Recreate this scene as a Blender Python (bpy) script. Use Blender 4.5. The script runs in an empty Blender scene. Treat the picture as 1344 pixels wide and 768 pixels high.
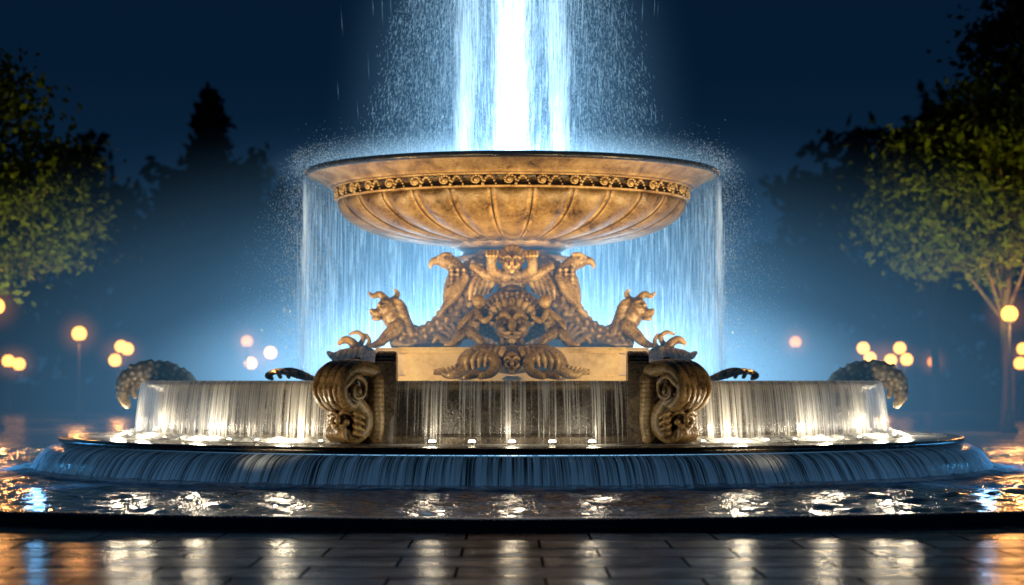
import bpy, bmesh, math, random
import numpy as np
from mathutils import Vector, Matrix
random.seed(7); rng=np.random.default_rng(11)
S=bpy.context.scene
S.view_settings.view_transform='Standard'; S.view_settings.look='None'; S.view_settings.exposure=0
pi=math.pi
# ---------------------------------------------------------------- helpers
def link(o,parent=None):
    S.collection.objects.link(o)
    if parent: o.parent=parent
    return o
def empty(name,loc=(0,0,0)):
    o=bpy.data.objects.new(name,None); o.location=loc; o.empty_display_size=.3
    return link(o)
def meshobj(name,verts,faces,mat=None,parent=None,smooth=True,uvs=None):
    me=bpy.data.meshes.new(name)
    me.from_pydata([tuple(v) for v in verts],[],[tuple(f) for f in faces])
    if uvs is not None:
        ul=me.uv_layers.new(name='UVMap')
        idx=np.empty(len(me.loops),dtype=np.int32); me.loops.foreach_get('vertex_index',idx)
        ul.data.foreach_set('uv',np.asarray(uvs,dtype=np.float32)[idx].ravel())
    if smooth: me.polygons.foreach_set('use_smooth',[True]*len(me.polygons))
    if mat: me.materials.append(mat)
    me.update()
    return link(bpy.data.objects.new(name,me),parent)
def lathe(name,prof,n,mat,parent=None,a0=-pi,a1=pi,disp=None,smooth=True):
    """profile (r,z) revolved; angle 0 = front (-Y)"""
    prof=[(float(r),float(z)) for r,z in prof]
    L=[0]
    for i in range(1,len(prof)): L.append(L[-1]+math.dist(prof[i],prof[i-1]))
    V=[];U=[];F=[]; m=len(prof)
    for i in range(n+1):
        a=a0+(a1-a0)*i/n
        for j,(r,z) in enumerate(prof):
            rr,zz=(r,z) if disp is None else disp(a,r,z,j,L[j]/max(L[-1],1e-6))
            V.append((rr*math.sin(a),-rr*math.cos(a),zz)); U.append((a,L[j]/L[-1]))
    for i in range(n):
        for j in range(m-1):
            F.append((i*m+j,(i+1)*m+j,(i+1)*m+j+1,i*m+j+1))
    return meshobj(name,V,F,mat,parent,smooth,U)
def smoothprof(pts,k=6):
    out=[]; P=[Vector((p[0],p[1])) for p in pts]; P=[P[0]*2-P[1]]+P+[P[-1]*2-P[-2]]
    for i in range(1,len(P)-2):
        for s in range(k):
            t=s/k; out.append(tuple(0.5*((2*P[i])+(P[i+1]-P[i-1])*t+(2*P[i-1]-5*P[i]+4*P[i+1]-P[i+2])*t*t+(3*P[i]-P[i-1]-3*P[i+1]+P[i+2])*t**3)))
    out.append(tuple(P[-2])); return out
def streaks(name,c,d,hl,rad,mat,parent):
    c=np.asarray(c);d=np.asarray(d);d=d/np.linalg.norm(d,axis=1,keepdims=True)
    n=len(c); up=np.tile([0.3,0.9,0.1],(n,1)); a=np.cross(d,up); a/=np.linalg.norm(a,axis=1,keepdims=True); b=np.cross(d,a)
    hl=np.asarray(hl)[:,None]; rad=np.asarray(rad)[:,None]
    V=np.empty((n,5,3)); V[:,0]=c+d*hl; V[:,1]=c-d*hl
    for k in range(3):
        t=2*pi*k/3; V[:,2+k]=c+(a*math.cos(t)+b*math.sin(t))*rad
    f=np.array([[0,2,3],[0,3,4],[0,4,2],[1,3,2],[1,4,3],[1,2,4]])
    F=(np.arange(n)[:,None,None]*5+f[None]).reshape(-1,3)
    return meshobj(name,V.reshape(-1,3).tolist(),F.tolist(),mat,parent)
# ---------------------------------------------------------------- materials
def newmat(name):
    m=bpy.data.materials.new(name); m.use_nodes=True; nt=m.node_tree; nt.nodes.clear()
    return m,nt,nt.nodes.new('ShaderNodeOutputMaterial')
def N(nt,t,**k):
    n=nt.nodes.new(t)
    for a,b in k.items():
        if a in n.inputs.keys(): n.inputs[a].default_value=b
        else: setattr(n,a,b)
    return n
def noise(nt,vec,scale,detail=4,rough=.55,dist=0):
    n=N(nt,'ShaderNodeTexNoise'); n.inputs['Scale'].default_value=scale; n.inputs['Detail'].default_value=detail
    n.inputs['Roughness'].default_value=rough; n.inputs['Distortion'].default_value=dist
    if vec: nt.links.new(vec,n.inputs['Vector'])
    return n.outputs['Fac']
def ramp(nt,fac,stops):
    r=N(nt,'ShaderNodeValToRGB'); e=r.color_ramp.elements
    while len(e)<len(stops): e.new(.5)
    for el,(p,c) in zip(e,stops):
        el.position=p; el.color=(*c,1) if len(c)==3 else c
    nt.links.new(fac,r.inputs['Fac']); return r.outputs['Color']
def g(v): return (v,v,v)
def mapv(nt,out,scale,loc=(0,0,0)):
    m=N(nt,'ShaderNodeMapping'); m.inputs['Scale'].default_value=scale; m.inputs['Location'].default_value=loc
    nt.links.new(out,m.inputs['Vector']); return m.outputs['Vector']
def math_(nt,op,a,b=None,c=None,clamp=False):
    m=N(nt,'ShaderNodeMath',operation=op); m.use_clamp=clamp
    for i,x in enumerate((a,b,c)):
        if x is None: continue
        if isinstance(x,(int,float)): m.inputs[i].default_value=x
        else: nt.links.new(x,m.inputs[i])
    return m.outputs[0]
def stone(name,c1,c2,c3,rough=.5,bump=.4,sc=3.0,ao=True,pr=(.44,.5,.56),pc=(.18,.85,1.4)):
    m,nt,o=newmat(name); tc=N(nt,'ShaderNodeTexCoord').outputs['Object']
    a=noise(nt,tc,sc,6,.65,.4); b=noise(nt,tc,sc*9,5,.7)
    mix=math_(nt,'ADD',math_(nt,'MULTIPLY',a,.65),math_(nt,'MULTIPLY',b,.35))
    col=ramp(nt,mix,[(.36,c1),(.48,c2),(.62,c3)])
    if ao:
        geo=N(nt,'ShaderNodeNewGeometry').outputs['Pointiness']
        prr=ramp(nt,geo,[(pr[0],g(pc[0])),(pr[1],g(pc[1])),(pr[2],g(pc[2]))])  # creases darkened, edges lightened in the colour: painted occlusion shade
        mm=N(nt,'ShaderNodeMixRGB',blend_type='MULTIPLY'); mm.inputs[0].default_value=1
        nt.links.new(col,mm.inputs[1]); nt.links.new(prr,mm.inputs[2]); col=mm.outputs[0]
    p=N(nt,'ShaderNodeBsdfPrincipled'); nt.links.new(col,p.inputs['Base Color'])
    rr=ramp(nt,b,[(.3,g(rough-.2)),(.7,g(rough+.15))]); nt.links.new(rr,p.inputs['Roughness'])
    bp=N(nt,'ShaderNodeBump'); bp.inputs['Strength'].default_value=bump; bp.inputs['Distance'].default_value=.02
    nt.links.new(mix,bp.inputs['Height']); nt.links.new(bp.outputs[0],p.inputs['Normal'])
    nt.links.new(p.outputs[0],o.inputs[0]); return m
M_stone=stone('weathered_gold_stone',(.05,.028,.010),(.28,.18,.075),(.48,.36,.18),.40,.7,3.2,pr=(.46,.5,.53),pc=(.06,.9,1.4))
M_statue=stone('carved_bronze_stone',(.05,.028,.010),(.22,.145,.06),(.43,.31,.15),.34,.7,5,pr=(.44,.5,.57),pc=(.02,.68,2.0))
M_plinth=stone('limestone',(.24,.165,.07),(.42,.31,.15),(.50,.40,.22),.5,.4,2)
M_wet=stone('wet_dark_stone',(.018,.015,.012),(.07,.055,.038),(.15,.12,.08),.3,.8,3)
M_slab=stone('wet_black_stone',(.006,.007,.009),(.02,.02,.022),(.05,.045,.04),.22,.4,5)
M_metal=stone('black_iron',(.01,.01,.01),(.02,.02,.02),(.03,.03,.03),.5,.1,5,False)
def emis(name,col,s):
    m,nt,o=newmat(name); e=N(nt,'ShaderNodeEmission'); e.inputs[0].default_value=(*col,1); e.inputs[1].default_value=s
    nt.links.new(e.outputs[0],o.inputs[0]); return m
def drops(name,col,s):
    m,nt,o=newmat(name); e=N(nt,'ShaderNodeEmission'); e.inputs[0].default_value=(*col,1); e.inputs[1].default_value=s  # emission stands in for lamplight caught by the drops
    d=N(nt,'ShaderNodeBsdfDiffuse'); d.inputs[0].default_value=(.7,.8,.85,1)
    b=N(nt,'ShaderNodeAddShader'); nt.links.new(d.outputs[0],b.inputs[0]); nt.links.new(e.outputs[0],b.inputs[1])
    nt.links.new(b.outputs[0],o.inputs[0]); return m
def fallwater(name,fine,coarse,lo,hi,vslope=0,col=(.8,.85,.88),em=(0.5,.8,1),es=0,vs=.8,amax=1.0,base=.02):
    """falling water sheet: strands from (angle, height) coordinates"""
    m,nt,o=newmat(name); uv=N(nt,'ShaderNodeTexCoord').outputs['UV']
    a=noise(nt,mapv(nt,uv,(fine,vs,1)),1,3,.6,.15); b=noise(nt,mapv(nt,uv,(coarse,vs*.4,1),(3,7,0)),1,2,.5)
    x=math_(nt,'ADD',math_(nt,'MULTIPLY',a,.6),math_(nt,'MULTIPLY',b,.4))
    sep=N(nt,'ShaderNodeSeparateXYZ'); nt.links.new(uv,sep.inputs[0])
    x=math_(nt,'SUBTRACT',x,math_(nt,'MULTIPLY',sep.outputs[1],vslope))
    al=ramp(nt,x,[(lo,g(base)),(hi,g(amax))])
    d=N(nt,'ShaderNodeBsdfDiffuse'); d.inputs[0].default_value=(*col,1)
    t=N(nt,'ShaderNodeBsdfTranslucent'); t.inputs[0].default_value=(*col,1)
    gl=N(nt,'ShaderNodeBsdfGlossy'); gl.inputs['Roughness'].default_value=.25
    bp=N(nt,'ShaderNodeBump'); bp.inputs['Strength'].default_value=.6; bp.inputs['Distance'].default_value=.03
    nt.links.new(a,bp.inputs['Height'])
    for s in (d,gl): nt.links.new(bp.outputs[0],s.inputs['Normal'])
    m1=N(nt,'ShaderNodeMixShader'); m1.inputs[0].default_value=.45; nt.links.new(d.outputs[0],m1.inputs[1]); nt.links.new(t.outputs[0],m1.inputs[2])
    m2=N(nt,'ShaderNodeMixShader'); m2.inputs[0].default_value=.18; nt.links.new(m1.outputs[0],m2.inputs[1]); nt.links.new(gl.outputs[0],m2.inputs[2])
    src=m2.outputs[0]
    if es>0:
        e=N(nt,'ShaderNodeEmission'); e.inputs[0].default_value=(*em,1); e.inputs[1].default_value=es  # sheet glows by itself, in place of lamplight passing through the water
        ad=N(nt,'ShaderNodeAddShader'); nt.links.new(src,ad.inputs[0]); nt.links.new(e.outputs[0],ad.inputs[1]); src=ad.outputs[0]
    tr=N(nt,'ShaderNodeBsdfTransparent'); mx=N(nt,'ShaderNodeMixShader')
    nt.links.new(al,mx.inputs[0]); nt.links.new(tr.outputs[0],mx.inputs[1]); nt.links.new(src,mx.inputs[2])
    nt.links.new(mx.outputs[0],o.inputs[0]); return m
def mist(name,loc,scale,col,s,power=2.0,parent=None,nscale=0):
    """soft-edged volume puff; its emission stands in for light scattered in spray or haze"""
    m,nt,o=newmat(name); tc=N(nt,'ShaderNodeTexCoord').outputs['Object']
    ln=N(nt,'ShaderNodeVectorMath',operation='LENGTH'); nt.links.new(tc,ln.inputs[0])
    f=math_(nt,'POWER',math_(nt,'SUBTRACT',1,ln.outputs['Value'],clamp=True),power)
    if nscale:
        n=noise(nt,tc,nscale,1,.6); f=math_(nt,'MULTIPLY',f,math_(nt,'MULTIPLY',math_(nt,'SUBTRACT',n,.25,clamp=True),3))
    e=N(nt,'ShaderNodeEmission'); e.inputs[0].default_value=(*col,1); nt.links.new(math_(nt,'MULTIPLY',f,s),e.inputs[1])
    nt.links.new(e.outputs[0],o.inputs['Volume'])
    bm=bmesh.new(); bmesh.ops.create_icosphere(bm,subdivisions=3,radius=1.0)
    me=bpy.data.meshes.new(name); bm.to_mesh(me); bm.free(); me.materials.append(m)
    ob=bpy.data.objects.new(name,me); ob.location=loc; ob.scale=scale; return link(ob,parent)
def light(name,kind,loc,energy,col,parent=None,target=None,size=.1,angle=70,blend=.6):
    l=bpy.data.lights.new(name,kind); l.energy=energy; l.color=col; l.shadow_soft_size=size
    o=bpy.data.objects.new(name,l); o.location=loc
    if kind=='SPOT': l.spot_size=math.radians(angle); l.spot_blend=blend
    if target is not None: o.rotation_euler=(Vector(target)-Vector(loc)).to_track_quat('-Z','Y').to_euler()
    return link(o,parent)
# ---------------------------------------------------------------- sculpting
def ico(sub):
    bm=bmesh.new(); bmesh.ops.create_icosphere(bm,subdivisions=sub,radius=1)
    v=np.array([x.co[:] for x in bm.verts]); f=np.array([[q.index for q in x.verts] for x in bm.faces]); bm.free(); return v,f
ICO={1:ico(1),2:ico(2)}
class Sculpt:
    def __init__(s): s.V=[]; s.F=[]; s.n=0
    def ball(s,c,r,sc=(1,1,1),sub=2):
        v,f=ICO[sub]; s.V.append(v*(np.array(sc)*r)+np.array(c[:3])); s.F.append(f+s.n); s.n+=len(v)
    def path(s,pts):
        P=[np.array(p,float) for p in pts]; P=[2*P[0]-P[1]]+P+[2*P[-1]-P[-2]]; out=[]
        for i in range(1,len(P)-2):
            L=np.linalg.norm((P[i+1]-P[i])[:3]); k=max(2,int(L/(max(.012,.4*min(P[i][3],P[i+1][3])))))
            for q in range(k):
                t=q/k; out.append(.5*((2*P[i])+(P[i+1]-P[i-1])*t+(2*P[i-1]-5*P[i]+4*P[i+1]-P[i+2])*t*t+(3*P[i]-P[i-1]-3*P[i+1]+P[i+2])*t**3))
        out.append(P[-2]); return out
    def tube(s,pts,rings=0):
        pp=s.path(pts)
        for i,p in enumerate(pp):
            r=max(.006,p[3])
            if rings: r*=1+.10*math.sin(i*rings)
            s.ball(p[:3],r)
        return pp
    def scales(s,pp,step=2,k=.30):
        for i in range(2,len(pp)-2,step):
            p=pp[i]; t=Vector(pp[i+1][:3]-pp[i-1][:3]).normalized(); a=t.cross(Vector((0,1,0)))
            if a.length<.1: a=t.cross(Vector((1,0,0)))
            a.normalize(); b=t.cross(a)
            for q in range(9):
                th=2*pi*(q+.5*(i//step%2))/9
                s.ball(Vector(p[:3])+(a*math.cos(th)+b*math.sin(th))*p[3]*.93,p[3]*k,sub=1)
    def face(s,c,r,fwd=(0,-1,0)):
        """carved mask: skull, brows, eyes, nose, cheeks, mouth, beard"""
        f=Vector(fwd).normalized(); sd=Vector((0,0,1)).cross(f).normalized(); c=Vector(c); u=Vector((0,0,1))
        s.ball(c,r,(1,.9,1.1))
        q=lambda x,y,z: c+sd*x*r+f*y*r+u*z*r
        for e in (-1,1):
            s.tube([(*q(.1*e,1.06,.3),.12*r),(*q(.4*e,1.04,.5),.16*r),(*q(.78*e,.68,.32),.11*r)])
            s.ball(q(.37*e,.80,.12),.12*r,sub=1); s.ball(q(.5*e,.78,-.25),.28*r)
            s.tube([(*q(.05*e,1.02,-.40),.09*r),(*q(.32*e,1.06,-.48),.11*r),(*q(.65*e,.82,-.38),.05*r)])
            s.tube([(*q(.05*e,.98,-.66),.08*r),(*q(.3*e,.95,-.68),.08*r),(*q(.5*e,.8,-.56),.05*r)])
            s.ball(q(.98*e,.05,.1),.24*r)
        s.tube([(*q(0,1.0,.3),.1*r),(*q(0,1.22,.0),.15*r),(*q(0,1.22,-.14),.22*r)])
        s.ball(q(0,.9,-.9),.24*r)
    def data(s,mirror=False):
        V=np.concatenate(s.V); F=np.concatenate(s.F)
        if mirror:
            V2=V.copy(); V2[:,0]*=-1; F=np.concatenate([F,F[:,::-1]+len(V)]); V=np.concatenate([V,V2])
        return V.tolist(),F.tolist()
    def done(s,name,mat,parent,voxel=.018,mirror=False,sm=3):
        V,F=s.data(mirror); o=meshobj(name,V,F,mat,parent)
        r=o.modifiers.new('remesh','REMESH'); r.mode='VOXEL'; r.voxel_size=voxel; r.use_smooth_shade=True
        if sm: q=o.modifiers.new('smooth','SMOOTH'); q.iterations=sm; q.factor=.5
        return o
def E(u,v,y,r=None):
    """elevation drawing (cm, origin at tier top) -> metres at depth y"""
    k=1+y/28
    p=((u-671)/100*k,y,1.2+(500-v)/100*k)
    return p if r is None else (*p,r/100*k)
# ================================================================ FOUNTAIN
FT=empty('fountain')
lathe('pool_rim',smoothprof([(10.74,-.1),(10.74,.08),(10.77,.100),(10.88,.106),(10.97,.09),(11.0,.05),(11.0,-.05)],3),256,M_slab,FT)
lathe('lower_slab',smoothprof([(4.4,.5),(5.3,.5),(5.66,.505),(5.78,.5),(5.82,.475),(5.81,.44),(5.76,.425),(5.6,.42)],3),256,M_slab,FT)
lathe('lower_skirt',smoothprof([(5.6,.41),(5.8,.39),(5.93,.33),(6.0,.24),(6.02,.1),(6.02,-.1)],4),256,M_slab,FT)
def sdisp(a,r,z,j,t):
    w=.5*math.sin(a*61+2*math.sin(a*9))+.3*math.sin(a*133+1.3)+.25*math.sin(a*219+3*math.sin(a*13)); return r+.024*w*(.2+t),z
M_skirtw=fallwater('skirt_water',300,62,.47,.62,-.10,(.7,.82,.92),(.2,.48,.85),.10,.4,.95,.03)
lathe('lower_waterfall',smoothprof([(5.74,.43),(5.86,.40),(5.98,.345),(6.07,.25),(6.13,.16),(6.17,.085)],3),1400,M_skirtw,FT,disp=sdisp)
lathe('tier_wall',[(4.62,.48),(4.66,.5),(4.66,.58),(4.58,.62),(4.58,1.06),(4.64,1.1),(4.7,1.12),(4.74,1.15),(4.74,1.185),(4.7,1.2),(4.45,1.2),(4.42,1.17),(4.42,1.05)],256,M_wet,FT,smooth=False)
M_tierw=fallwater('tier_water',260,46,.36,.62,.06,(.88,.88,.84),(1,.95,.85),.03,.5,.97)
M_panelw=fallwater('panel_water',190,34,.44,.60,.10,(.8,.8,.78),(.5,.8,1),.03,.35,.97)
def tdisp(a,r,z,j,t):
    w=.5*math.sin(a*75+2*math.sin(a*11))+.35*math.sin(a*163+1.3)+.3*math.sin(a*291+3*math.sin(a*13)); return r+.016*w*(.2+t),z
tp=smoothprof([(4.66,1.205),(4.74,1.20),(4.79,1.16),(4.82,1.0),(4.85,.75),(4.87,.5)],3)
a1=math.radians(21)
lathe('tier_waterfall',tp,1500,M_tierw,FT,a1,2*pi-a1,tdisp)
lathe('tier_waterfall_front',tp,260,M_panelw,FT,-math.radians(17),math.radians(17),tdisp)
# churned foam where the curtain lands
M_foam,nt,o=newmat('white_foam'); tc=N(nt,'ShaderNodeTexCoord').outputs['Object']
d_=N(nt,'ShaderNodeBsdfDiffuse'); d_.inputs[0].default_value=(.82,.85,.86,1); tr=N(nt,'ShaderNodeBsdfTransparent'); mx=N(nt,'ShaderNodeMixShader')
nt.links.new(ramp(nt,noise(nt,tc,14,4,.7),[(.36,g(.15)),(.56,g(.95))]),mx.inputs[0]); nt.links.new(tr.outputs[0],mx.inputs[1]); nt.links.new(d_.outputs[0],mx.inputs[2]); nt.links.new(mx.outputs[0],o.inputs[0])
def fdisp(a,r,z,j,t):
    w=math.sin(a*91+3*math.sin(a*7))+.6*math.sin(a*213)+.5*math.sin(a*377+j); return r+.02*w,z+max(0,.016*w)*math.sin(pi*t)
lathe('landing_foam',[(4.80,.53),(4.86,.56),(4.93,.555),(5.0,.535),(5.12,.519)],1400,M_foam,FT,a1,2*pi-a1,fdisp)
def fdisp2(a,r,z,j,t):
    w=math.sin(a*53+3*math.sin(a*7))+.6*math.sin(a*127)+.5*math.sin(a*277+j); return r+.05*w*t,z+max(0,.010*w)*math.sin(pi*t)
lathe('pool_foam',[(6.08,.10),(6.16,.125),(6.26,.115),(6.42,.098)],1200,M_foam,FT,disp=fdisp2)
# basin waters
M_water,nt,o=newmat('basin_water')
tc=N(nt,'ShaderNodeTexCoord').outputs['Object']
p=N(nt,'ShaderNodeBsdfPrincipled'); p.inputs['IOR'].default_value=1.33
ln=N(nt,'ShaderNodeVectorMath',operation='LENGTH'); nt.links.new(tc,ln.inputs[0])
fo=noise(nt,mapv(nt,tc,(.8,.8,.8)),1.6,5,.6,.8)
mr=N(nt,'ShaderNodeMapRange'); nt.links.new(ln.outputs['Value'],mr.inputs[0]); mr.inputs[1].default_value=6.0; mr.inputs[2].default_value=7.8; mr.inputs[3].default_value=.46; mr.inputs[4].default_value=-.25
ff=ramp(nt,math_(nt,'ADD',fo,mr.outputs[0]),[(.50,g(0)),(.85,g(1))])
mc=N(nt,'ShaderNodeMixRGB'); nt.links.new(ff,mc.inputs[0]); mc.inputs[1].default_value=(.014,.10,.17,1); mc.inputs[2].default_value=(.4,.6,.75,1)
nt.links.new(mc.outputs[0],p.inputs['Base Color'])
nt.links.new(math_(nt,'ADD',math_(nt,'MULTIPLY',ff,.4),.08),p.inputs['Roughness'])
w2=noise(nt,mapv(nt,tc,(.8,1.2,1)),11,3,.5,.5)
bp=N(nt,'ShaderNodeBump'); bp.inputs['Strength'].default_value=.9; bp.inputs['Distance'].default_value=.04
nt.links.new(w2,bp.inputs['Height']); nt.links.new(bp.outputs[0],p.inputs['Normal'])
nt.links.new(p.outputs[0],o.inputs[0])
WV=[(random.uniform(0,2*pi),random.choice((7.5,9.5,13,17,22,27)),random.uniform(0,2*pi)) for _ in range(28)]
def wdisp(a,r,z,j,t):
    x=r*math.sin(a); y=-r*math.cos(a); h=0
    for th,k,ph in WV: h+=math.sin(k*(x*math.cos(th)+y*math.sin(th))+ph+.7*math.sin(1.3*x+.9*y+ph))*.036/k
    return r,z+h*min(1,(10.76-r)*4)
lathe('pool_water',[(5.9+4.86*i/64,.082) for i in range(65)],900,M_water,None,disp=wdisp)
lathe('tier_water_surface',[(.05,1.15),(2,1.15),(4.44,1.15)],128,M_water,FT)
lathe('slab_water_film',[(4.7,.512),(5.1,.514),(5.6,.512)],128,fallwater('slab_film',30,11,.42,.7,0,(.8,.82,.8),es=0,vs=3),FT)
# plinth
def prism(name,pts,z0,z1,mat,bev=.02):
    bm=bmesh.new(); b=[bm.verts.new((x,y,z0)) for x,y in pts]; t=[bm.verts.new((x,y,z1)) for x,y in pts]
    bm.faces.new(b[::-1]); bm.faces.new(t)
    for i in range(len(pts)): bm.faces.new((b[i],b[(i+1)%len(pts)],t[(i+1)%len(pts)],t[i]))
    bmesh.ops.recalc_face_normals(bm,faces=bm.faces[:])
    bmesh.ops.bevel(bm,geom=bm.edges[:],offset=bev,segments=2,affect='EDGES')
    me=bpy.data.meshes.new(name); bm.to_mesh(me); bm.free(); me.materials.append(mat)
    return link(bpy.data.objects.new(name,me),FT)
def cross(w,d,w2,d2):
    return [(-w2,-d2),(w2,-d2),(w2,-d),(w,-d),(w,d),(w2,d),(w2,d2),(-w2,d2),(-w2,d),(-w,d),(-w,-d),(-w2,-d)]
prism('plinth_base',cross(1.72,1.38,1.42,1.72),1.1,1.26,M_plinth)
prism('plinth_body',cross(1.64,1.30,1.34,1.64),1.255,1.55,M_plinth)
prism('plinth_cornice',cross(1.73,1.40,1.43,1.74),1.545,1.615,M_plinth,.025)
lathe('column',smoothprof([(1.15,1.6),(1.1,1.75),(.85,2.0),(.62,2.4),(.56,2.7),(.6,2.8)],5),96,M_statue,FT)
lathe('bowl_foot',[(.55,2.66),(.62,2.7),(.78,2.74),(.8,2.78),(.76,2.82),(.66,2.84),(.64,2.88),(.7,2.92),(.8,2.95),(.84,2.99),(.8,3.02),(.5,3.04)],128,M_stone,FT)
# bowl
NL=28
def bdisp(a,r,z,j,t):
    tw=a*NL/(2*pi)+.5; ph=abs((tw%1)-.5)*2      # 0 centre of lobe,1 at fillet
    k=math.sin(pi*t)**.3 if 0<t<1 else 0
    lobe=(1-ph**2.4)*.11*k
    fil=.075*k*math.exp(-((1-ph)/.07)**2)
    dd=(lobe+fil)*(.3+.7*(r/2.3)); return r+dd*.6,z-dd*.8
lathe('bowl_gadroons',smoothprof([(2.27,3.555),(2.23,3.49),(2.13,3.39),(1.95,3.28),(1.7,3.18),(1.35,3.095),(1.0,3.035),(.72,3.0)],5),NL*26,M_stone,FT,disp=bdisp)
lathe('bowl_rim',smoothprof([(2.2,3.53),(2.30,3.545),(2.315,3.565),(2.275,3.58),(2.285,3.68),(2.34,3.695),(2.36,3.715),(2.40,3.725),(2.46,3.77),(2.58,3.83),(2.67,3.865)],3),256,M_stone,FT)
lathe('bowl_lip',smoothprof([(2.665,3.862),(2.70,3.875),(2.715,3.90),(2.70,3.925),(2.66,3.94),(2.5,3.93),(2.42,3.88),(2.2,3.7),(1.5,3.4),(.3,3.3)],4),256,M_slab,FT)
sc=Sculpt()
NS=36
for i in range(NS):
    a=2*pi*i/NS; c=Vector((math.sin(a),-math.cos(a),0)); t=Vector((math.cos(a),math.sin(a),0))
    b=c*2.31+Vector((0,0,3.632))
    for q in range(17):
        th=q/16*2.7*pi; rr=.078*(1-q/16*.8)
        sc.ball(b+t*(math.cos(th)*rr-.03)+Vector((0,0,math.sin(th)*rr*.8)),.021-.0004*q,sub=1)
    sc.ball(b+t*(-.03),.034,sub=1)
    for q in range(9):
        th=q/8; sc.ball(b+t*(.05+.16*th)+Vector((0,0,-.05+.10*math.sin(th*pi))),.024-.010*th,sub=1)
V_,F_=sc.data(); meshobj('bowl_scroll_band',V_,F_,M_plinth,FT)
lathe('bowl_water',[(.05,3.91),(1.5,3.91),(2.5,3.915),(2.62,3.935)],128,M_water,FT)
# ---- statues : sea-beasts either side
s=Sculpt()
pp=s.tube([E(634,340,-.6,13),E(622,362,-.75,21),E(608,394,-.9,23),E(590,420,-1.0,19),E(562,438,-1.05,14),E(538,440,-1.1,13.5),E(523,426,-1.1,16),E(513,412,-1.1,16)])
s.scales(pp,2,.24)
s.ball(E(508,405,-1.15),.14,(1.05,.85,1)); s.ball(E(494,411,-1.17),.08,(1.25,.8,.75)); s.ball(E(493,419,-1.17),.05,(1.3,.9,.5))
s.ball(E(497,400,-1.29),.028); s.ball(E(503,396,-1.25),.045,(1.5,.7,.6)); s.ball(E(487,408,-1.2),.035)
s.tube([E(506,394,-1.1,5.5),E(497,386,-1.1,4.5),E(489,389,-1.1,3.4),E(483,384,-1.1,1.8)])
s.tube([E(516,394,-1.1,5),E(521,386,-1.1,3.5),E(517,380,-1.1,1.8)])
for k in range(8): s.tube([E(512+k*3,396+k*5,-1.12-.05*(k%2),6),E(523+k*2.2,397+k*6,-1.2,4.8),E(532+k*2,404+k*6,-1.16,2.2)])
s.tube([E(521,430,-1.2,11),E(508,440,-1.25,8.5),E(499,449,-1.3,6.5),E(490,453,-1.32,4.5)])
for k in range(3): s.tube([E(499,450,-1.3,4),E(490-k*2,452+k,-1.28-.05*k,3.2),E(484,455,-1.26-.06*k,1.8)])
s.tube([E(532,440,-1.0,12),E(520,450,-1.1,10),E(545,454,-1.15,7),E(570,453,-1.15,5)])
# eagles
s.tube([E(600,418,-.75,4),E(592,400,-.85,11),E(598,380,-.95,18),E(601,362,-.95,15),E(596,350,-.95,11),E(588,344,-.95,11)])
s.ball(E(584,342,-.96),.115,(1.1,.9,.95)); s.tube([E(576,342,-.98,6.5),E(568,343,-.98,5),E(564,348,-.98,3),E(565,352,-.98,1.5)]); s.ball(E(580,339,-1.06),.024); s.tube([E(590,334,-1.04,3),E(582,334,-1.06,3.2),E(575,337,-1.04,2.4)])
for k in range(7): s.tube([E(610-k*3.5,364+k*3,-1.10,5.5),E(601-k*3,384+k*3.4,-1.15,5),E(592-k*3.2,402+k*2.4,-1.10,2.8)])
for k in range(4):
    for q in range(3): s.ball(E(592+q*8,354+k*6,-1.10),.03,sub=1)
s.done('sea_beasts',M_statue,FT,.014,mirror=True,sm=1)
# ---- central group
s=Sculpt()
s.ball(E(671,372,-.98),.2,(1,.75,1.35)); s.ball(E(664,362,-1.10),.1,(1,.8,.9)); s.ball(E(671,385,-1.12),.12,(1.1,.8,.8))
s.face(E(671,344,-1.14),.135)
for k in range(7):
    th=math.radians(20+k*23); s.tube([E(671+math.cos(th)*12,342-math.sin(th)*12,-1.16,4),E(671+math.cos(th)*17,340-math.sin(th)*16,-1.14,3.6),E(671+math.cos(th+.3)*20,342-math.sin(th+.3)*19,-1.08,2)])
s.tube([E(656,362,-1.08,8),E(645,354,-1.2,7),E(644,340,-1.25,6.5)]); s.ball(E(645,335,-1.27),.07)
for k in range(4): s.tube([E(645,335,-1.27,3.5),E(639+k*4,330,-1.30,2.6),E(638+k*4.4,336,-1.36,1.8)])
s.tube([E(656,366,-1.05,8),E(640,362,-1.15,7),E(628,354,-1.15,6),E(620,350,-1.1,5)])
for k in range(5): s.tube([E(652-k*6,358+k*.5,-1.05,5),E(646-k*7,370+k*2,-1.12,4.5),E(640-k*6,384+k*2,-1.12,2.6)])
s.tube([E(660,388,-1.12,10),E(648,396,-1.2,10),E(637,408,-1.2,8),E(632,424,-1.2,8),E(626,442,-1.2,6)])
# wreath and great mask
pp=s.tube([E(671,390,-1.26,7),E(655,393,-1.28,7),E(641,404,-1.28,7),E(635,420,-1.28,8),E(641,439,-1.28,8),E(655,451,-1.31,8)])
s.scales(pp,2,.38)
s.face(E(671,426,-1.42),.235); s.ball(E(671,402,-1.34),.12,(1.6,.8,.5))
for k in range(9):
    th=math.radians(8+k*20.5); s.tube([E(671+math.cos(th)*21,418-math.sin(th)*16,-1.47,4.5),E(671+math.cos(th)*28,415-math.sin(th)*21,-1.46,3.8),E(671+math.cos(th+.25)*32,419-math.sin(th+.25)*24,-1.38,2.3)])
for k in range(5): s.tube([E(659+k*6,447,-1.58,4.2),E(657+k*7,455,-1.62,4),E(655+k*8,462,-1.56,2.4)])
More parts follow.
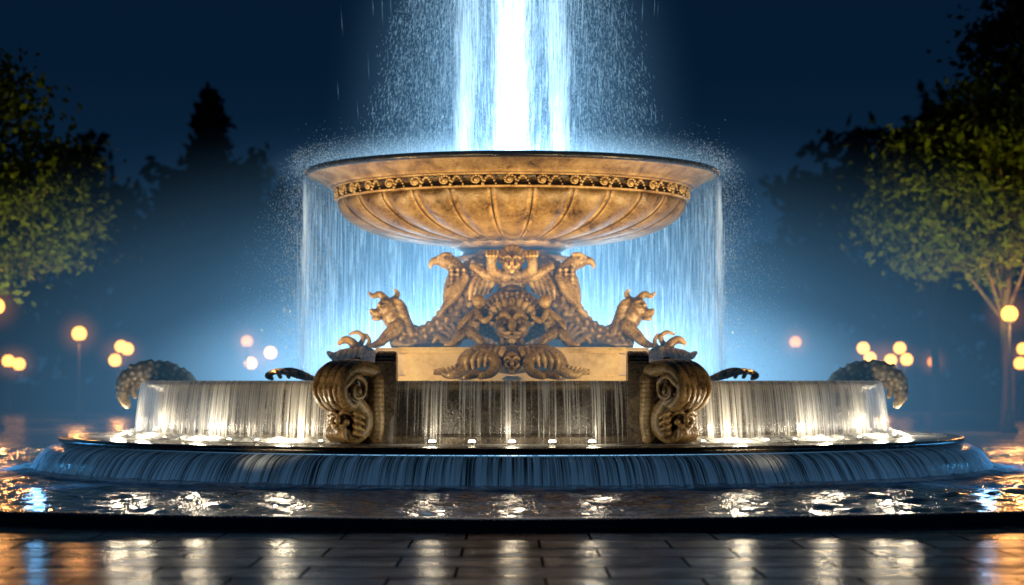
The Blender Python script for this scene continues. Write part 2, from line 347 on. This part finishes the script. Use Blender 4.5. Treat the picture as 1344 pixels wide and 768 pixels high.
# reclining putti either side
s.ball(E(628,396,-1.45),.085); s.ball(E(625,393,-1.41),.07); s.tube([E(627,406,-1.40,7),E(622,419,-1.42,10),E(616,433,-1.44,10),E(604,440,-1.5,8),E(595,450,-1.55,5.5),E(585,453,-1.55,4)])
s.tube([E(625,410,-1.46,4.6),E(634,421,-1.58,4.2),E(643,416,-1.6,3.2)]); s.tube([E(620,411,-1.44,4.6),E(609,420,-1.52,4),E(602,430,-1.55,3)])
s.tube([E(615,436,-1.5,8),E(626,444,-1.6,6.5),E(636,455,-1.64,4.5),E(630,458,-1.68,3.5)])
# shells / acanthus
for k in range(9):
    th=math.radians(90+k*17); s.tube([E(602,450,-1.2,4),E(602+math.cos(th)*16,450-math.sin(th)*14,-1.24,4.6),E(602+math.cos(th)*30,450-math.sin(th)*25,-1.17,3)])
s.tube([E(584,448,-1.25,6),E(574,443,-1.3,4),E(568,449,-1.3,2.5)])
# crouching beast at foot
s.ball(E(671,472,-1.7),.22,(1.7,1,.85))
s.tube([E(655,468,-1.75,15),E(634,466,-1.78,16),E(616,472,-1.78,15),E(606,484,-1.82,11)])
s.tube([E(634,464,-1.90,8),E(650,474,-2.0,8),E(645,488,-2.07,7),E(630,494,-2.12,5)])
for k in range(4): s.tube([E(632,492,-2.08,4.5),E(620-k*3,489+k*2,-2.08-.04*k,3.4),E(611-k,495,-2.10-.04*k,2)])
s.tube([E(612,482,-1.85,9),E(598,490,-1.88,7.5),E(586,492,-1.88,5.5),E(576,487,-1.88,3.6),E(569,491,-1.88,2.2)])
for k in range(6): s.tube([E(600-k*5,489,-1.88,4.2),E(596-k*5.4,480+k*1.3,-1.9,2.2)])
s.face(E(671,476,-1.96),.125)
for k in range(6): s.tube([E(659-k*8,458+k*1.2,-1.92,4),E(656-k*9,466+k*1.5,-1.99,3.8),E(652-k*8,477+k*1.5,-1.97,2.4)])
s.done('central_figure_group',M_statue,FT,.011,mirror=True,sm=1)
# ---- small dragons at plinth corners
s=Sculpt()
s.tube([E(484,466,-1.3,10),E(468,468,-1.4,12),E(452,466,-1.45,9),E(438,468,-1.45,6),E(430,463,-1.45,3)])
s.tube([E(468,462,-1.4,8),E(462,450,-1.4,6),E(452,446,-1.4,5.5),E(444,451,-1.42,3)])
s.tube([E(470,455,-1.35,4),E(476,443,-1.35,3.5),E(468,436,-1.35,3),E(458,439,-1.35,2)])
s.tube([E(478,460,-1.35,4),E(484,448,-1.35,3),E(480,438,-1.35,1.5)])
for k in range(5): s.tube([E(474-k*7,458+k,-1.5,4),E(470-k*8,470+k,-1.55,3.5),E(462-k*8,480,-1.55,2.5)])
s.tube([E(486,478,-1.4,9),E(465,482,-1.5,9),E(445,484,-1.5,7),E(433,480,-1.5,3)])
# low scrolled leaves on the tier rim
s.tube([E(408,497,-2.2,5),E(392,492,-2.2,6),E(374,488,-2.2,5),E(360,488,-2.2,4),E(350,493,-2.2,4),E(356,497,-2.2,3)])
s.tube([E(404,494,-2.35,4),E(388,487,-2.35,3.6),E(374,485,-2.35,2.8),E(366,490,-2.35,2.4)])
for k in range(4): s.tube([E(400-k*11,495,-2.4,3),E(396-k*11,489-k*.3,-2.42,3),E(390-k*11,487,-2.38,1.8)])
s.done('corner_dragons',M_statue,FT,.014,mirror=True,sm=1)
# ---- console volutes on the tier (radial scroll brackets with masks)
s=Sculpt()
org=Vector((-1.56,-4.42,0)); a=math.radians(42); d=Vector((-math.sin(a),-math.cos(a),0)); t=Vector((math.cos(a),-math.sin(a),0))
def C(sx,z,w,r): 
    v=org+d*sx+t*w; return (v.x,v.y,z,r)
for w,kk in ((-.17,1.),(-.057,1.1),(.057,1.1),(.17,1.)):
    s.tube([C(-.05,1.20,w,.085*kk),C(.16,1.32,w,.09*kk),C(.40,1.34,w,.09*kk),C(.58,1.23,w,.085*kk),C(.61,1.06,w,.08*kk),C(.48,.94,w,.075*kk),C(.35,1.02,w,.06*kk),C(.40,1.13,w,.05)])
    s.tube([C(.44,1.02,w,.08*kk),C(.3,.9,w*.9,.09*kk),C(.22,.77,w*.8,.09*kk),C(.27,.64,w*.8,.085*kk),C(.40,.575,w*.8,.07*kk),C(.47,.63,w*.7,.05)])
    s.tube([C(.1,1.2,w,.12),C(.1,1.0,w,.12),C(.08,.75,w,.12),C(.1,.58,w,.1)])
for e in (-1,1):
    s.tube([C(.42,1.14,.22*e,.028),C(.5,1.1,.23*e,.028),C(.46,1.02,.23*e,.028),C(.34,1.04,.23*e,.03),C(.32,1.18,.23*e,.033),C(.45,1.25,.23*e,.035),C(.58,1.16,.23*e,.035)])
    s.ball(C(.42,1.09,.23*e,0)[:3],.05)
fc=C(.42,.79,0,0)[:3]; s.face(fc,.155,(d+Vector((.35,-.5,0))).normalized())
for e in (-1,1):
    for k in range(4): s.tube([C(.40,.86-.07*k,.15*e,.035),C(.42,.84-.07*k,.22*e,.03),C(.36,.80-.07*k,.26*e,.018)])
for k in range(7): s.tube([C(.52,.68,-.12+.04*k,.026),C(.54,.61,-.13+.043*k,.024),C(.48,.55,-.14+.046*k,.016)])
for k in range(5): s.tube([C(.64,1.2,-.16+.08*k,.026),C(.70,1.1,-.16+.08*k,.026),C(.65,.98,-.14+.07*k,.018)])
for k in range(9):
    t_=k/8; s.ball(C(.02+.42*t_,1.36+.10*math.sin(t_*pi)-.02*t_,0,0)[:3],.026,sub=1)
    for e in (-1,1): s.ball(C(.0+.40*t_,1.33+.10*math.sin(t_*pi)-.02*t_,.115*e,0)[:3],.02,sub=1)
s.done('console_volutes',M_statue,FT,.012,mirror=True,sm=1)
for e in (-1,1):
    bm=bmesh.new()
    prof=[(-4.66,.5)]+[(-4.45-.21*math.cos(pi*i/12),1.40+.13*math.sin(pi*i/12)) for i in range(13)]+[(-4.24,.5)]
    A=[bm.verts.new((e*1.27,y,z)) for y,z in prof]; B=[bm.verts.new((e*1.50,y,z)) for y,z in prof]
    bm.faces.new(A); bm.faces.new(B[::-1])
    for i in range(len(A)): bm.faces.new((A[i],A[(i+1)%len(A)],B[(i+1)%len(A)],B[i]))
    bmesh.ops.recalc_face_normals(bm,faces=bm.faces[:]); bmesh.ops.bevel(bm,geom=bm.edges[:],offset=.018,segments=2,affect='EDGES')
    me=bpy.data.meshes.new('console_pier'); bm.to_mesh(me); bm.free(); me.materials.append(M_wet); link(bpy.data.objects.new('console_pier',me),FT)
# ---- arched scaly tails at the tier flanks
s=Sculpt()
pp=s.tube([E(166,532,-.1,5),E(160,519,-.1,8),E(163,503,-.1,11),E(176,491,-.1,13),E(198,486,-.1,13),E(222,488,-.1,12),E(240,495,-.1,10),E(252,505,-.1,9)],rings=1.1)
s.scales(pp,2,.28)
s.tube([E(176,520,-.1,4),E(174,510,-.1,6),E(184,500,-.1,7),E(200,498,-.1,7)])
s.done('flank_scrolls',M_statue,FT,.016,mirror=True,sm=2)
# ---- underwater lamps
M_lamp=emis('underwater_lamp',(1,.84,.55),26)
bm=bmesh.new(); bmf=bmesh.new()
for i in range(-24,25):
    a=i*math.radians(4.95)
    if abs(i) in (3,4): continue
    cen=abs(i)<=3
    p=Vector((5.02*math.sin(a),-5.02*math.cos(a),.545 if cen else .54)); rr=.028 if cen else .016
    bmesh.ops.create_icosphere(bm,subdivisions=2,radius=rr,matrix=Matrix.Translation(p)@Matrix.Diagonal((1.4,1.4,.8,1)))
    bmesh.ops.create_cone(bmf,segments=16,radius1=.055,radius2=.045,depth=.03,cap_ends=True,matrix=Matrix.Translation((p.x,p.y,.522)))
    if i%3==0 or cen and i%2==0:
        light('lamp_glow','POINT',(5.12*math.sin(a),-5.12*math.cos(a),.70),7 if cen else 18,(1,.84,.60),FT,size=.06)
for b,n,m in ((bm,'underwater_lamp_lenses',M_lamp),(bmf,'underwater_lamp_housings',M_metal)):
    me=bpy.data.meshes.new(n); b.to_mesh(me); b.free(); me.materials.append(m); link(bpy.data.objects.new(n,me),FT)
# ================================================================ MOVING WATER OF THE FOUNTAIN
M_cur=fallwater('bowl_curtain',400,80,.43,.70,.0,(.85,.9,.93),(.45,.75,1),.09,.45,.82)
def cdisp(a,r,z,j,t):
    w=math.sin(a*47+2*math.sin(a*7))*.5+math.sin(a*113)*.4; return r+.02*w*t,z
cp=[(2.67,3.89),(2.69,3.8),(2.70,3.5),(2.71,3.1),(2.72,2.5),(2.74,2.0),(2.76,1.16)]
lathe('bowl_curtain',cp,900,M_cur,FT,math.radians(75),math.radians(285),cdisp)
M_drop=drops('spray_droplets',(.5,.78,1),.35)  # painted glow in three strengths for the spray groups
M_dropb=drops('spray_bright',(.65,.88,1),.6)
M_dropd=drops('spray_dim',(.3,.55,.8),.19)
def pol(r,a,z): return np.stack([r*np.sin(a),-r*np.cos(a),z],1)
n=2600; a=rng.uniform(math.radians(76),math.radians(284),n); hl=rng.uniform(.05,.5,n); z=rng.uniform(1.3,3.85,n); z=np.minimum(z,3.85-hl); z=np.maximum(z,1.2+hl); r=2.70+np.abs(rng.normal(0,.05,n))*(4.2-z)/2
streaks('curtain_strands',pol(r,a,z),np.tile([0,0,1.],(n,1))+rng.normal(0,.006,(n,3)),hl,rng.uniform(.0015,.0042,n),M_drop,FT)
def plume(cx,cy,s0,s1,n,mat,name,z0=3.95,z1=8.6,lean=0,l=(.1,.6),w=(.002,.006)):
    z=rng.uniform(z0,z1,n); t=(z-z0)/(z1-z0); sg=s0+(s1-s0)*t
    x=cx*(1-lean*t)+rng.normal(0,1,n)*sg; y=cy*(1-lean*t)+rng.normal(0,1,n)*sg
    dr=np.stack([(x-cx)*.03,(y-cy)*.03,np.ones(n)],1); hl=rng.uniform(*l,n); z=np.maximum(z,3.9+hl)
    streaks(name,np.stack([x,y,z],1),dr,hl,rng.uniform(*w,n),mat,FT)
plume(0,0,.08,.20,1600,M_dropb,'jet_core_streaks',w=(.0015,.005))
for i,(cx,cy) in enumerate(((-.66,0),(.66,0))):
    plume(cx,cy,.045,.17,800,M_dropb,'jet_plume_streaks',lean=.3,w=(.0012,.0045))
plume(0,0,.34,.42,1600,M_drop,'jet_veil_streaks',l=(.05,.4),w=(.001,.0035))
plume(0,0,.6,.7,4500,M_dropd,'jet_haze_streaks',l=(.03,.25),w=(.001,.003))
# falling umbrella of spray
n=46000; z=3.95+ (rng.uniform(0,1,n))*4.5; q=rng.uniform(0,1,n)**.65
env=2.0-.42*((z-3.9)/2)**1.25; env=np.maximum(env,.6)
r=.5+(env-.5)*q+rng.normal(0,.08,n); a=rng.uniform(0,2*pi,n)
a=a+.10*np.sin(a*17)
dr=np.stack([.25*q*np.sin(a),-.25*q*np.cos(a),-np.ones(n)],1)
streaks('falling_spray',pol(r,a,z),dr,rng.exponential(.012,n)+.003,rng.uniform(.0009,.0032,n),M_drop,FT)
n=18000; a=rng.uniform(0,2*pi,n); r=np.where(rng.random(n)<.6,rng.normal(2.6,.15,n),rng.uniform(.5,2.6,n)); z=3.94+rng.exponential(.095,n)
streaks('rim_splash',pol(r,a,z),rng.normal(0,1,(n,3)),rng.uniform(.003,.008,n),rng.uniform(.0012,.0036,n),M_drop,FT)
n=30000; a=rng.uniform(math.radians(50),math.radians(310),n); r=2.74+rng.exponential(.30,n); z=rng.uniform(1.25,4.15,n)
k=r<2.74+1.1*(4.5-z)/2.2; a,r,z=a[k],r[k],z[k]; n=len(z)
streaks('drifting_drops',pol(r,a,z),rng.normal(0,.2,(n,3))+np.array([0,0,1]),rng.uniform(.004,.014,n),rng.uniform(.0013,.0032,n),M_dropd,FT)
# mist puffs, their glow put in as volume emission
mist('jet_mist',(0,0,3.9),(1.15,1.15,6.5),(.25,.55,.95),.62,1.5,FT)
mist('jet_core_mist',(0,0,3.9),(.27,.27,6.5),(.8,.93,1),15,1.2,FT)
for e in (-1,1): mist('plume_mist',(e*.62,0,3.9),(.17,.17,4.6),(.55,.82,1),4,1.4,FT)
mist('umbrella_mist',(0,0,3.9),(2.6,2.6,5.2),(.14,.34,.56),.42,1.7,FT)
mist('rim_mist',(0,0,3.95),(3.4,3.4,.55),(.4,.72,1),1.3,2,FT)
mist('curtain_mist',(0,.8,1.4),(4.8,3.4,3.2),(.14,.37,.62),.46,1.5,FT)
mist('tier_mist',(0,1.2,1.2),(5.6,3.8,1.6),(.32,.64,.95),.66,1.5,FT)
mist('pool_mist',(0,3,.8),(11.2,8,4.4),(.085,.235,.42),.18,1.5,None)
# ================================================================ FOUNTAIN LIGHTING
W=(1,.64,.27)
for e in (-1,1):
    light('bowl_uplight','SPOT',(e*1.1,-3.7,1.3),330,W,FT,(e*.7,-1.4,3.5),.08,60)
    light('bowl_uplight','SPOT',(e*3.1,-2.5,1.3),410,W,FT,(e*1.3,-1.0,3.5),.08,72)
    light('console_light','SPOT',(e*3.4,-6.0,.45),85,(1,.72,.4),FT,(e*1.9,-4.6,1.1),.08,60)
    light('curtain_light','POINT',(e*1.6,1.7,1.4),65,(.72,.88,1),FT,size=.15)
    light('basin_blue_light','POINT',(e*7.3,-1.2,.45),75,(.10,.48,1),FT,size=.1)
    light('basin_blue_light','POINT',(e*5.0,-5.6,.32),7,(.2,.55,1),FT,size=.08)
    light('statue_light','SPOT',(e*2.5,-3.7,1.35),330,(1,.68,.30),FT,(e*.4,-1.2,2.0),.04,50)
light('jet_light','POINT',(0,0,4.3),100,(.65,.87,1),FT,size=.2)
light('rear_light','POINT',(0,3.3,1.5),70,(.65,.83,1),FT,size=.2)
# ================================================================ GROUND
m,nt,o=newmat('wet_paving'); tc=N(nt,'ShaderNodeTexCoord').outputs['Object']
br=N(nt,'ShaderNodeTexBrick'); nt.links.new(mapv(nt,tc,(1,.3333,1),(.35,.07,0)),br.inputs['Vector']); br.inputs['Scale'].default_value=1
br.inputs['Mortar Size'].default_value=.011; br.inputs['Mortar Smooth'].default_value=.2; br.inputs['Brick Width'].default_value=.95; br.inputs['Row Height'].default_value=.26; br.offset=.42
br.inputs['Color1'].default_value=(.04,.052,.072,1); br.inputs['Color2'].default_value=(.11,.125,.155,1); br.inputs['Mortar'].default_value=(.002,.002,.003,1); br.inputs['Bias'].default_value=0
ns=noise(nt,tc,1.3,6,.65,.3); nf=noise(nt,tc,34,4,.7); nm=noise(nt,tc,7,4,.6,.4)
mm=N(nt,'ShaderNodeMixRGB',blend_type='MULTIPLY'); mm.inputs[0].default_value=1; nt.links.new(br.outputs['Color'],mm.inputs[1]); nt.links.new(ramp(nt,ns,[(.3,g(.55)),(.7,g(1.3))]),mm.inputs[2])
p=N(nt,'ShaderNodeBsdfPrincipled'); nt.links.new(mm.outputs[0],p.inputs['Base Color']); p.inputs['Specular IOR Level'].default_value=.3
sepc=N(nt,'ShaderNodeSeparateColor'); nt.links.new(br.outputs['Color'],sepc.inputs[0])
rg=math_(nt,'ADD',ramp(nt,ns,[(.35,g(.05)),(.65,g(.15))]),math_(nt,'MULTIPLY',sepc.outputs[0],1.0))
nt.links.new(rg,p.inputs['Roughness'])
h=math_(nt,'ADD',math_(nt,'MULTIPLY',nf,.25),math_(nt,'MULTIPLY',nm,.8))
bp=N(nt,'ShaderNodeBump'); bp.inputs['Strength'].default_value=.6; bp.inputs['Distance'].default_value=.012
nt.links.new(h,bp.inputs['Height']); nt.links.new(bp.outputs[0],p.inputs['Normal'])
jd=N(nt,'ShaderNodeBsdfDiffuse'); nt.links.new(mm.outputs[0],jd.inputs[0])
damp=ramp(nt,noise(nt,tc,2.1,5,.65,.6),[(.38,g(.3)),(.6,g(.68))])
fac=math_(nt,'MAXIMUM',br.outputs['Fac'],damp)
mxs=N(nt,'ShaderNodeMixShader'); nt.links.new(fac,mxs.inputs[0]); nt.links.new(p.outputs[0],mxs.inputs[1]); nt.links.new(jd.outputs[0],mxs.inputs[2]); nt.links.new(mxs.outputs[0],o.inputs[0])
lathe('pavement',[(r,0) for r in (10.95,14,30,80,900)],180,m,None)
m2,nt,o=newmat('park_grass'); tc=N(nt,'ShaderNodeTexCoord').outputs['Object']
p=N(nt,'ShaderNodeBsdfPrincipled'); p.inputs['Roughness'].default_value=.9
nt.links.new(ramp(nt,noise(nt,tc,.6,6,.7),[(.3,(.012,.02,.008)),(.7,(.04,.06,.02))]),p.inputs['Base Color']); nt.links.new(p.outputs[0],o.inputs[0])
lathe('grass',[(62,.02),(500,.03)],90,m2,None)
# ================================================================ TREES
def leafmat(name,c1,c2):
    m,nt,o=newmat(name); tc=N(nt,'ShaderNodeTexCoord').outputs['Object']
    col=ramp(nt,noise(nt,tc,1.1,5,.7),[(.3,c1),(.7,c2)])
    d=N(nt,'ShaderNodeBsdfDiffuse'); t=N(nt,'ShaderNodeBsdfTranslucent'); x=N(nt,'ShaderNodeMixShader'); x.inputs[0].default_value=.35
    nt.links.new(col,d.inputs[0]); nt.links.new(col,t.inputs[0]); nt.links.new(d.outputs[0],x.inputs[1]); nt.links.new(t.outputs[0],x.inputs[2]); nt.links.new(x.outputs[0],o.inputs[0]); return m
M_leaf=leafmat('leaves_green',(.035,.055,.005),(.11,.13,.012)); M_leafd=leafmat('leaves_dark',(.01,.018,.010),(.03,.042,.022))
M_bark=stone('bark',(.04,.025,.015),(.08,.05,.03),(.12,.08,.05),.8,.6,6,False)
def leaves(name,C,size,mat,parent):
    C=np.asarray(C); n=len(C); a=rng.normal(0,1,(n,3)); a/=np.linalg.norm(a,axis=1,keepdims=True); b=np.cross(a,rng.normal(0,1,(n,3))); b/=np.linalg.norm(b,axis=1,keepdims=True)
    s=(size*rng.uniform(.6,1.3,n))[:,None]
    V=np.stack([C-a*s,C+b*s*.55,C+a*s,C-b*s*.55],1).reshape(-1,3); F=np.arange(4*n).reshape(-1,4)
    return meshobj(name,V.tolist(),F.tolist(),mat,parent,False)
def limb(V,F,p0,p1,r0,r1,n=8):
    p0=Vector(p0);p1=Vector(p1);d=(p1-p0).normalized();a=d.orthogonal().normalized();b=d.cross(a);k=len(V)
    for p,r in((p0,r0),(p1,r1)):
        for i in range(n): V.append(tuple(p+(a*math.cos(2*pi*i/n)+b*math.sin(2*pi*i/n))*r))
    for i in range(n): F.append((k+i,k+(i+1)%n,k+n+(i+1)%n,k+n+i))
def tree(x,y,blobs,ncl,nl,ls,mat,tr=.16,name='broadleaf_tree',cs=.55):
    """blobs: (dx,z,rx,rz) lobes of the crown"""
    e=empty(name,(x,y,0)); pts=[];cl=[]
    tot=sum(b[2]*b[3] for b in blobs)
    for dx,z,rx,rz in blobs:
        for _ in range(int(ncl*rx*rz/tot)):
            v=rng.normal(0,1,3); v/=np.linalg.norm(v); v*=rng.uniform(.45,1.08)
            c=np.array([dx+v[0]*rx,v[1]*rx,z+v[2]*rz]); cl.append(c)
            pts.append(c+rng.normal(0,1,(nl,3))*np.array([cs,cs,cs*.6])*rng.uniform(.5,1.1))
    leaves('crown',np.concatenate(pts),ls,mat,e)
    V=[];F=[]; zt=max(b[1] for b in blobs); x0=blobs[0][0]
    P=[(0,0,-.1),(.05,0,1.2),(-.05,.05,2.6),(.1,0,zt*.62),(x0*.6,0,zt)]
    for i in range(4): limb(V,F,P[i],P[i+1],tr*(1.25-.28*i),tr*(1.25-.28*(i+1)),10)
    for c in random.sample(cl,min(16,len(cl))):
        s0=Vector(P[random.choice((2,3))]); mid=(s0+Vector(c))*.5+Vector((0,0,.15)); limb(V,F,s0,mid,tr*.38,tr*.22,6); limb(V,F,mid,c,tr*.22,.015,6)
    meshobj('trunk',V,F,M_bark,e)
    return e
tree(-12.6,22,[(0,5.3,2.6,1.9),(.1,7.2,1.5,1.8),(1.5,4.9,1.3,1.1)],110,115,.115,M_leaf)
tree(11.6,22,[(0,5.6,2.8,2.0),(.7,7.0,2.2,1.6),(-1.6,5.0,1.3,1.3)],140,120,.115,M_leaf)
tree(14.2,25,[(0,9.2,2.8,2.4),(-1.0,11.6,2.0,1.6)],110,100,.14,M_leafd,.2)
tree(10.9,27,[(0,6.0,1.3,1.2)],30,70,.13,M_leaf,.12)
def pine(px,y,h,w):
    e=empty('pine_tree',(px,y,0)); pts=[]
    for i in range(28):
        t=i/27; z=h*(.1+.9*t); rr=w*(1-t)**.8*(1+.3*math.sin(i*2.3))+.2
        for b in range(12):
            a=random.uniform(0,2*pi); L=rr*random.uniform(.65,1.15)
            for q in range(16):
                s_=random.random()**.7; pts.append((math.cos(a)*L*s_+random.gauss(0,.16),math.sin(a)*L*s_+random.gauss(0,.16),z-s_*L*.25+random.gauss(0,.16)))
    leaves('crown',pts,.3,M_leafd,e); V=[];F=[]; limb(V,F,(0,0,-.1),(0,0,h*.95),.25,.03); meshobj('trunk',V,F,M_bark,e)
pine(-15.6,82,15.8,4.0); pine(-18.6,88,11.8,3.0); pine(-13.0,88,10.5,2.6)
pts=[]
def blob(px,top,rx,y=92,n=1500,base=0.5):
    x=(px-671)*(28+y)/2800; H=1.2+(500-top)*(28+y)/2800; R=rx*(28+y)/2800
    for _ in range(40):
        t=random.random(); zc=base+(H-base)*t; ww=R*math.sqrt(max(.05,1-(max(0,t-.35)/.68)**2))
        c=(x+random.uniform(-1,1)*ww,y+random.uniform(-2,2),zc); k=n//40
        pts.append(np.array(c)+rng.normal(0,1,(k,3))*np.array([.6,.6,.5]))
for px,top,rx in ((20,230,70),(100,200,60),(150,255,55),(215,235,60),(330,225,60),(390,320,50),(440,380,50),(520,400,60),(610,400,60),(700,405,60),(790,400,60),(880,395,60),(960,370,50),(1010,330,45),(1060,235,48),(1110,180,62),(1160,200,58),(1205,140,50),(1245,125,56),(1300,150,60),(1370,130,60),(-60,210,70)):
    blob(px,top,rx)
leaves('distant_trees',np.concatenate(pts),.42,M_leafd,None)
for x0,x1,y in ((-24,-13.5,26),(14.5,24,28)):
    c=[]
    for _ in range(6000):
        c.append((random.uniform(x0,x1),y+random.gauss(0,.5),random.uniform(0,1)**.8*(1.0+.15*math.sin(x0+random.random()*9))))
    leaves('hedge',c,.09,M_leafd,None)
# ================================================================ STREET LAMPS
M_globe=emis('lamp_globe_warm',(1,.38,.06),4); M_globed=emis('lamp_globe_amber',(1,.3,.06),1.6)
def street_lamp(globes,d,r,mat=M_globe,power=0):
    """globes: (u,v) drawing positions, first is on the pole"""
    k=d/2800; G=[((u-671)*k,1.2+(500-v)*k) for u,v in globes]; x0,zt=G[0]; y=d-28
    e=empty('street_lamp',(x0,y,0)); V=[];F=[]
    zp=max(.8,zt-r*1.2)
    for z0,z1,ra,rb in ((0,.12,.2,.2),(.12,.5,.13,.09),(.5,zp,.055,.04),(zp,zp+r*.35,.09,.13)): limb(V,F,(0,0,z0),(0,0,z1),ra,rb,12)
    bm=bmesh.new()
    for x,z in G:
        bmesh.ops.create_uvsphere(bm,u_segments=20,v_segments=14,radius=r,matrix=Matrix.Translation((x-x0,0,z)))
        if x!=x0:
            zz=min(zp-.1,z-r*1.3); limb(V,F,(0,0,max(.5,zz-.25)),((x-x0)*.6,0,max(.4,zz-.3)),.035,.03); limb(V,F,((x-x0)*.6,0,max(.4,zz-.3)),(x-x0,0,z-r*1.2),.03,.03); limb(V,F,(x-x0,0,z-r*1.25),(x-x0,0,z-r*.8),.05,.1)
        limb(V,F,(x-x0,0,z+r*.93),(x-x0,0,z+r*1.3),.07,.01)
    me=bpy.data.meshes.new('globe'); bm.to_mesh(me); bm.free(); me.materials.append(mat); me.polygons.foreach_set('use_smooth',[True]*len(me.polygons)); link(bpy.data.objects.new('globe',me),e)
    meshobj('post',V,F,M_metal,e)
    cx=sum(x for x,z in G)/len(G)-x0; cz=sum(z for x,z in G)/len(G); sp_=max(x for x,z in G)-min(x for x,z in G)
    mist('lamp_halo',(cx,0,cz),(r*4+sp_*.6,r*4,r*4),(1,.32,.06),.32,2.0,e)  # emissive puff painting the lamp glow into the air around the globes
    if power: light('lamp_light','POINT',(0,-r-.12,zt),power,(1,.42,.12),e,size=.15)
street_lamp([(103,438)],66,.22,M_globe,200)
street_lamp([(158,455),(150,473),(166,458)],78,.22,M_globe,130)
street_lamp([(10,474),(24,478)],82,.23,M_globe,0)
street_lamp([(-6,402)],52,.2,M_globe,300)
street_lamp([(323,448)],84,.22,M_globed); street_lamp([(328,477),(354,463)],88,.24,M_globe)
street_lamp([(1043,449)],84,.22,M_globed)
street_lamp([(1155,482),(1132,457),(1141,470),(1168,473),(1180,457),(1189,472)],80,.22,M_globe,150)
street_lamp([(1223,475)],86,.2,M_globed)
street_lamp([(1324,412)],49,.19,M_globe,320); street_lamp([(1342,458),(1338,477)],70,.2,M_globe)
light('crown_fill_light','SPOT',(-10.6,18.5,.3),2300,(1,.85,.2),None,(-11.8,22,5.4),.2,60)  # added spots below the crowns, boosting the street lamp light on the leaves
light('crown_fill_light','SPOT',(9.0,17.5,.3),2600,(1,.85,.2),None,(10.8,22,5.6),.2,62)
# ================================================================ SKY
w=bpy.data.worlds.new('World'); S.world=w; w.use_nodes=True; nt=w.node_tree; nt.nodes.clear()
o=nt.nodes.new('ShaderNodeOutputWorld'); bg=nt.nodes.new('ShaderNodeBackground'); tc=nt.nodes.new('ShaderNodeTexCoord')
sp=nt.nodes.new('ShaderNodeSeparateXYZ'); nt.links.new(tc.outputs['Generated'],sp.inputs[0])
c=ramp(nt,sp.outputs[2],[(0,(.007,.024,.048)),(.06,(.0045,.020,.047)),(.14,(.0018,.0105,.029)),(.35,(.0015,.007,.019))])
sk=nt.nodes.new('ShaderNodeTexSky'); sk.sky_type='NISHITA'; sk.sun_disc=False; sk.sun_elevation=math.radians(-6); sk.sun_rotation=math.radians(160)
mx=nt.nodes.new('ShaderNodeMixRGB'); mx.blend_type='ADD'; mx.inputs[0].default_value=.01; nt.links.new(c,mx.inputs[1]); nt.links.new(sk.outputs[0],mx.inputs[2])
nt.links.new(mx.outputs[0],bg.inputs[0]); bg.inputs[1].default_value=1.0; nt.links.new(bg.outputs[0],o.inputs[0])
# ================================================================ CAMERA
cam=bpy.data.cameras.new('camera'); co=link(bpy.data.objects.new('camera',cam)); co.location=(0,-28,1.2); co.rotation_euler=(pi/2,0,0)
cam.sensor_width=36; cam.lens=75; cam.shift_y=.0863; cam.clip_end=2000; cam.clip_start=.1
cam.dof.use_dof=True; cam.dof.focus_distance=21.8; cam.dof.aperture_fstop=1.3
S.camera=co
